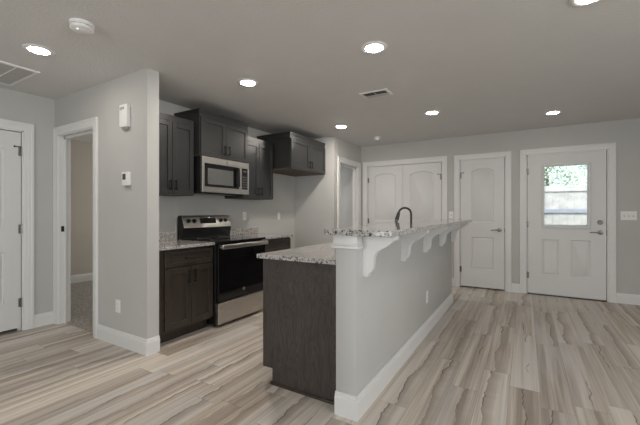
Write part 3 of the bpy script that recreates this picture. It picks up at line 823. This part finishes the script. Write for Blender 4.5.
MB().box(ix0, ix0+0.022, iy0-0.003, iy0, 0.112, 0.884, 0.001).build('edge_stile', M_panel, I)
yy = iy0+0.03
for wd in (0.44, 0.44, 0.45, 0.45, 0.52, 0.52):
    d = shaker(I, 'door', ix0+0.02, yy, yy+wd-0.005, 0.13, 0.688, M_cabbase, face=-1)
    pull(d, ix0, yy+0.04, 0.60, 0.125, face=-1)
    d = shaker(I, 'drawer', ix0+0.02, yy, yy+wd-0.005, 0.705, 0.858, M_cabbase, 0.038, face=-1)
    pull(d, ix0+0.01, yy+wd/2, 0.782, 0.13, vertical=False, face=-1)
    yy += wd
m = MB()
cx0, cx1, cy0, cy1 = -1.652, kx0-0.001, 1.893, 4.87
sx0, sx1, sy0, sy1 = -1.54, -1.15, 3.40, 4.10
m.box(cx0, cx1, cy0, sy0, 0.885, 0.915, 0.004, 2); m.box(cx0, cx1, sy1, cy1, 0.885, 0.915, 0.004, 2)
m.box(cx0, sx0, sy0-0.004, sy1+0.004, 0.885, 0.915, 0.004, 2); m.box(sx1, cx1, sy0-0.004, sy1+0.004, 0.885, 0.915, 0.004, 2)
tag(m.build('island_countertop', M_granite), 'lower speckled granite countertop on the dark island cabinet', 'countertop')
m = MB(); a = 0.003
for bx in ((sx0-0.02, sx0, sy0-0.02, sy1+0.02, 0.66, 0.8845), (sx1, sx1+0.02, sy0-0.02, sy1+0.02, 0.66, 0.8845), (sx0, sx1, sy0-0.02, sy0, 0.66, 0.8845), (sx0, sx1, sy1, sy1+0.02, 0.66, 0.8845), (sx0-0.02, sx1+0.02, sy0-0.02, sy1+0.02, 0.645, 0.662)):
    m.box(*bx, 0.002)
tag(m.build('sink_basin', M_steel), 'stainless undermount sink set into the lower island countertop', 'sink')
fx, fy = -1.08, 3.78
F = thing('faucet', (fx, fy, 0.915), 'dark gooseneck pull-down kitchen faucet rising behind the raised bar', 'faucet')
MB().lathe([(0.0, 0), (0.028, 0), (0.027, 0.008), (0.019, 0.014), (0.0175, 0.10), (0.0165, 0.135), (0.0, 0.137)], 'z', (fx, fy, 0.915), 18).build('base', M_bronze, F)
R_ = 0.068; pts = [(fx, fy, 1.04), (fx, fy, 1.12), (fx, fy, 1.192)]
dx, dy = -0.985, -0.17
for i in range(1, 15):
    a = PI*0.95*i/14
    o = R_*(1-math.cos(a)); pts.append((fx+dx*o, fy+dy*o, 1.192+R_*math.sin(a)))
MB().tube(pts, 0.0115, 12).build('gooseneck', M_bronze, F)
e0 = Vector(pts[-1]); dr_ = (Vector(pts[-1])-Vector(pts[-2])).normalized()
sp = MB().tube([e0-dr_*0.005, e0+dr_*0.03, e0+dr_*0.075], [0.0155, 0.019, 0.0215], 14).build('spray_head', M_bronze, F)
MB().tube([e0+dr_*0.072, e0+dr_*0.10, e0+dr_*0.112], [0.0185, 0.0175, 0.014], 14).build('spray_reflection_tip', M_nickel, sp)  # guessed pale tip, modelled on the spray head's reflection in the bar top
MB().tube([(fx, fy, 1.075), (fx+0.012, fy-0.035, 1.08), (fx+0.018, fy-0.055, 1.10), (fx+0.02, fy-0.062, 1.145)], [0.011, 0.010, 0.008, 0.006], 10).build('lever', M_bronze, F)

# ------------------------------------------------------------------ wall devices
def plate(name, label, cat, axis, face, n, u, z, gangs, kind):
    """axis: wall runs along x or y; n: outward sign"""
    w = 0.072+0.046*(gangs-1); h = 0.117
    P = (u, face, z) if axis == 'x' else (face, u, z)
    o = thing(name, P, label, cat)
    def bx(m, u0, u1, d0, d1, z0, z1, bev=0.0):
        a_, b_ = sorted((face+n*d0, face+n*d1))
        return m.box(u0, u1, a_, b_, z0, z1, bev) if axis == 'x' else m.box(a_, b_, u0, u1, z0, z1, bev)
    bx(MB(), u-w/2, u+w/2, 0.0, 0.006, z-h/2, z+h/2, 0.002).build('wall_plate', M_plastic, o)
    for g in range(gangs):
        uc = u+(g-(gangs-1)/2)*0.046
        if kind == 'switch':
            bx(MB(), uc-0.005, uc+0.005, 0.005, 0.0075, z-0.013, z+0.013).build('toggle_slot', M_grey_pl, o)
            bx(MB(), uc-0.004, uc+0.004, 0.006, 0.017, z+0.001, z+0.012, 0.001).build('toggle', M_plastic, o)
        else:
            for s in (-1, 1):
                r_ = bx(MB(), uc-0.0165, uc+0.0165, 0.005, 0.0085, z+s*0.020-0.014, z+s*0.020+0.014, 0.002).build('socket', M_plastic, o)
                m_ = MB()
                for q in (-0.0065, 0.0065): bx(m_, uc+q-0.001, uc+q+0.001, 0.008, 0.0088, z+s*0.020-0.002, z+s*0.020+0.008)
                m_.build('slots', M_slot, r_)
    return o
plate('light_switch', 'white triple toggle switch plate right of the entry door', 'light switch', 'x', YB, -1, 1.17, 1.165, 3, 'switch')
plate('light_switch', 'white single switch plate between the two closet doors', 'light switch', 'x', YB, -1, -1.052, 1.165, 1, 'switch')
plate('power_outlet', 'white outlet low on the thermostat wall', 'outlet', 'x', YP0, -1, -3.195, 0.355, 1, 'outlet')
plate('power_outlet', 'white outlet above the counter just right of the range', 'outlet', 'y', XK, 1, 3.677, 1.157, 1, 'outlet')
plate('power_outlet', 'white outlet on the kitchen wall in the empty fridge space', 'outlet', 'y', XK, 1, 4.468, 1.146, 1, 'outlet')
plate('power_outlet', 'white outlet low on the island half wall', 'outlet', 'y', kx1, 1, 3.53, 0.362, 1, 'outlet')

th = thing('thermostat', (-3.035, YP0, 1.51), 'small white thermostat with dark screen on the partition wall', 'thermostat')
MB().box(-3.095, -2.982, YP0-0.028, YP0, 1.448, 1.568, 0.005, 2).build('housing', M_plastic, th)
MB().box(-3.078, -3.030, YP0-0.0295, YP0-0.0275, 1.500, 1.552, 0.001).build('screen', M_slot, th)
m = MB()
for i in range(3): m.box(-3.068+i*0.026, -3.050+i*0.026, YP0-0.0300, YP0-0.0275, 1.474, 1.484, 0.001)
m.build('buttons', M_plastic, th)
MB().box(-3.065, -2.995, YP0-0.016, YP0, 1.430, 1.449, 0.002).build('sensor_base', M_grey_pl, th)
ch = thing('door_chime', (-3.040, YP0, 2.06), 'white vertical chime box mounted high on the partition wall', 'door chime')
MB().box(-3.112, -2.998, YP0-0.040, YP0, 1.965, 2.165, 0.007, 2).build('housing', M_plastic, ch)
m = MB()
for i in range(4): m.box(-3.098+i*0.017, -3.087+i*0.017, YP0-0.0412, YP0-0.0395, 2.118, 2.142, 0.0005)
m.build('speaker_slots', M_grey_pl, ch)
MB().prism([(YP0-0.034, 1.966), (YP0-0.002, 1.966), (YP0-0.002, 1.945), (YP0-0.020, 1.940)], 'x', -3.090, -3.020, 0.002).build('sensor_lens', M_grey_pl, ch)

# ------------------------------------------------------------------ ceiling fittings
def can(x, y, label, lamp=None):
    o = thing('recessed_light', (x, y, H), label, 'ceiling light', 'recessed ceiling lights')
    MB().lathe([(0.063, -0.0012), (0.065, -0.007), (0.072, -0.009), (0.090, -0.008), (0.098, -0.003), (0.099, 0.0)], 'z', (x, y, H), 40).build('trim_ring', M_plastic, o)
    MB().lathe([(0.0, -0.015), (0.035, -0.0135), (0.054, -0.010), (0.063, -0.005), (0.063, -0.0015), (0.0, -0.0015)], 'z', (x, y, H), 32).build('diffuser', lamp or M_lamp, o, 'lit white diffuser')
    return o
c0 = can(-3.165, 1.165, 'lit recessed light farthest left, beside the large return grille')
for x, y, lb in ((-0.97, 2.423, 'lit recessed light nearest above the bar, largest in view at top centre'),
                 (0.316, 2.47, 'lit recessed light cut off by the top edge, right of centre')):
    dup(c0, (x, y, H), lb)
c1 = can(-2.258, 2.469, 'lit recessed light in front of the microwave cabinet', M_lampk)
dup(c1, (-2.274, 4.42, H), 'lit recessed light in front of the cabinet over the fridge space')
c2 = can(-0.99, 4.37, 'lit recessed light above the far end of the island bar', M_lampe)
dup(c2, (0.292, 5.132, H), 'lit recessed light in front of the entry door')
def smoke(name, x, y, r, label, cat):
    o = thing(name, (x, y, H), label, cat)
    MB().lathe([(r, 0.0), (r, -0.010), (r*0.93, -0.014), (r*0.93, -0.019), (0.0, -0.019)], 'z', (x, y, H), 36).build('mounting_ring', M_plastic, o)
    MB().lathe([(r*0.80, -0.018), (r*0.95, -0.024), (r*0.92, -0.040), (r*0.62, -0.050), (0.0, -0.051)], 'z', (x, y, H), 36).build('cover', M_plastic, o)
    MB().lathe([(0.004, -0.049), (0.004, -0.053), (0.0, -0.054)], 'z', (x+0.02, y-0.035, H), 10).build('indicator', M_led, o, 'tiny lit indicator')
smoke('smoke_detector', -2.487, 1.148, 0.072, 'round white smoke detector on the ceiling near the partition wall', 'smoke detector')
smoke('smoke_detector', -2.086, 5.339, 0.055, 'small white smoke detector on the ceiling before the closet doors', 'smoke detector')
# supply register
vx, vy = -1.333, 3.385
V = thing('air_vent', (vx, vy, H), 'small white rectangular supply vent on the ceiling above the island', 'vent')
m = MB()
w2, h2 = 0.152, 0.10
frame_sweep(m, vx-w2, vx+w2, vy-h2, vy+h2, [(0, 0), (0, 0.003), (0.006, 0.007), (0.028, 0.008), (0.033, 0.004), (0.033, 0)], lambda u, v, h: (u, v, H-h))
m.build('frame', M_plastic, V)
MB().box(vx-w2+0.02, vx+w2-0.02, vy-h2+0.02, vy+h2-0.02, H-0.002, H-0.0003).build('duct_shade_sheet', M_duct_shade, V)
m = MB()
for i in range(4):   # curved blades throwing air to both sides
    yy = vy-h2+0.040+i*0.036
    s_ = -1 if i < 2 else 1
    m.prism([(yy, H-0.001), (yy+0.003, H-0.001), (yy+0.003+s_*0.016, H-0.010), (yy+s_*0.020, H-0.0105)], 'x', vx-w2+0.03, vx+w2-0.03)
m.box(vx-0.004, vx+0.004, vy-h2+0.03, vy+h2-0.03, H-0.008, H-0.003)
m.build('louvers', M_grille, V)
# return air grille
g0, g1, q0, q1 = -4.27, -3.655, 0.73, 1.355
G = thing('return_air_grille', ((g0+g1)/2, (q0+q1)/2, H), 'large square return air grille on the ceiling at the far left', 'vent')
m = MB()
frame_sweep(m, g0, g1, q0, q1, [(0, 0), (0, 0.004), (0.004, 0.010), (0.024, 0.012), (0.028, 0.006), (0.028, 0)], lambda u, v, h: (u, v, H-h))
m.build('frame', M_plastic, G)
MB().box(g0+0.02, g1-0.02, q0+0.02, q1-0.02, H-0.002, H-0.0003).build('duct_shade_sheet', M_duct_shade, G)
m = MB(); xx = g0+0.035
while xx < g1-0.035:
    m.prism([(xx+0.013, H-0.001), (xx+0.0145, H-0.001), (xx+0.0015, H-0.010), (xx, H-0.010)], 'y', q0+0.025, q1-0.025); xx += 0.0125
m.build('louvers', M_grille, G)
m = MB()
for i in range(1, 4): yy = q0+(q1-q0)*i/4; m.box(g0+0.025, g1-0.025, yy-0.006, yy+0.006, H-0.0125, H-0.009)
m.build('divider_bars', M_plastic, G)

for o in list(bpy.data.objects):
    if '_org' in o: del o['_org']
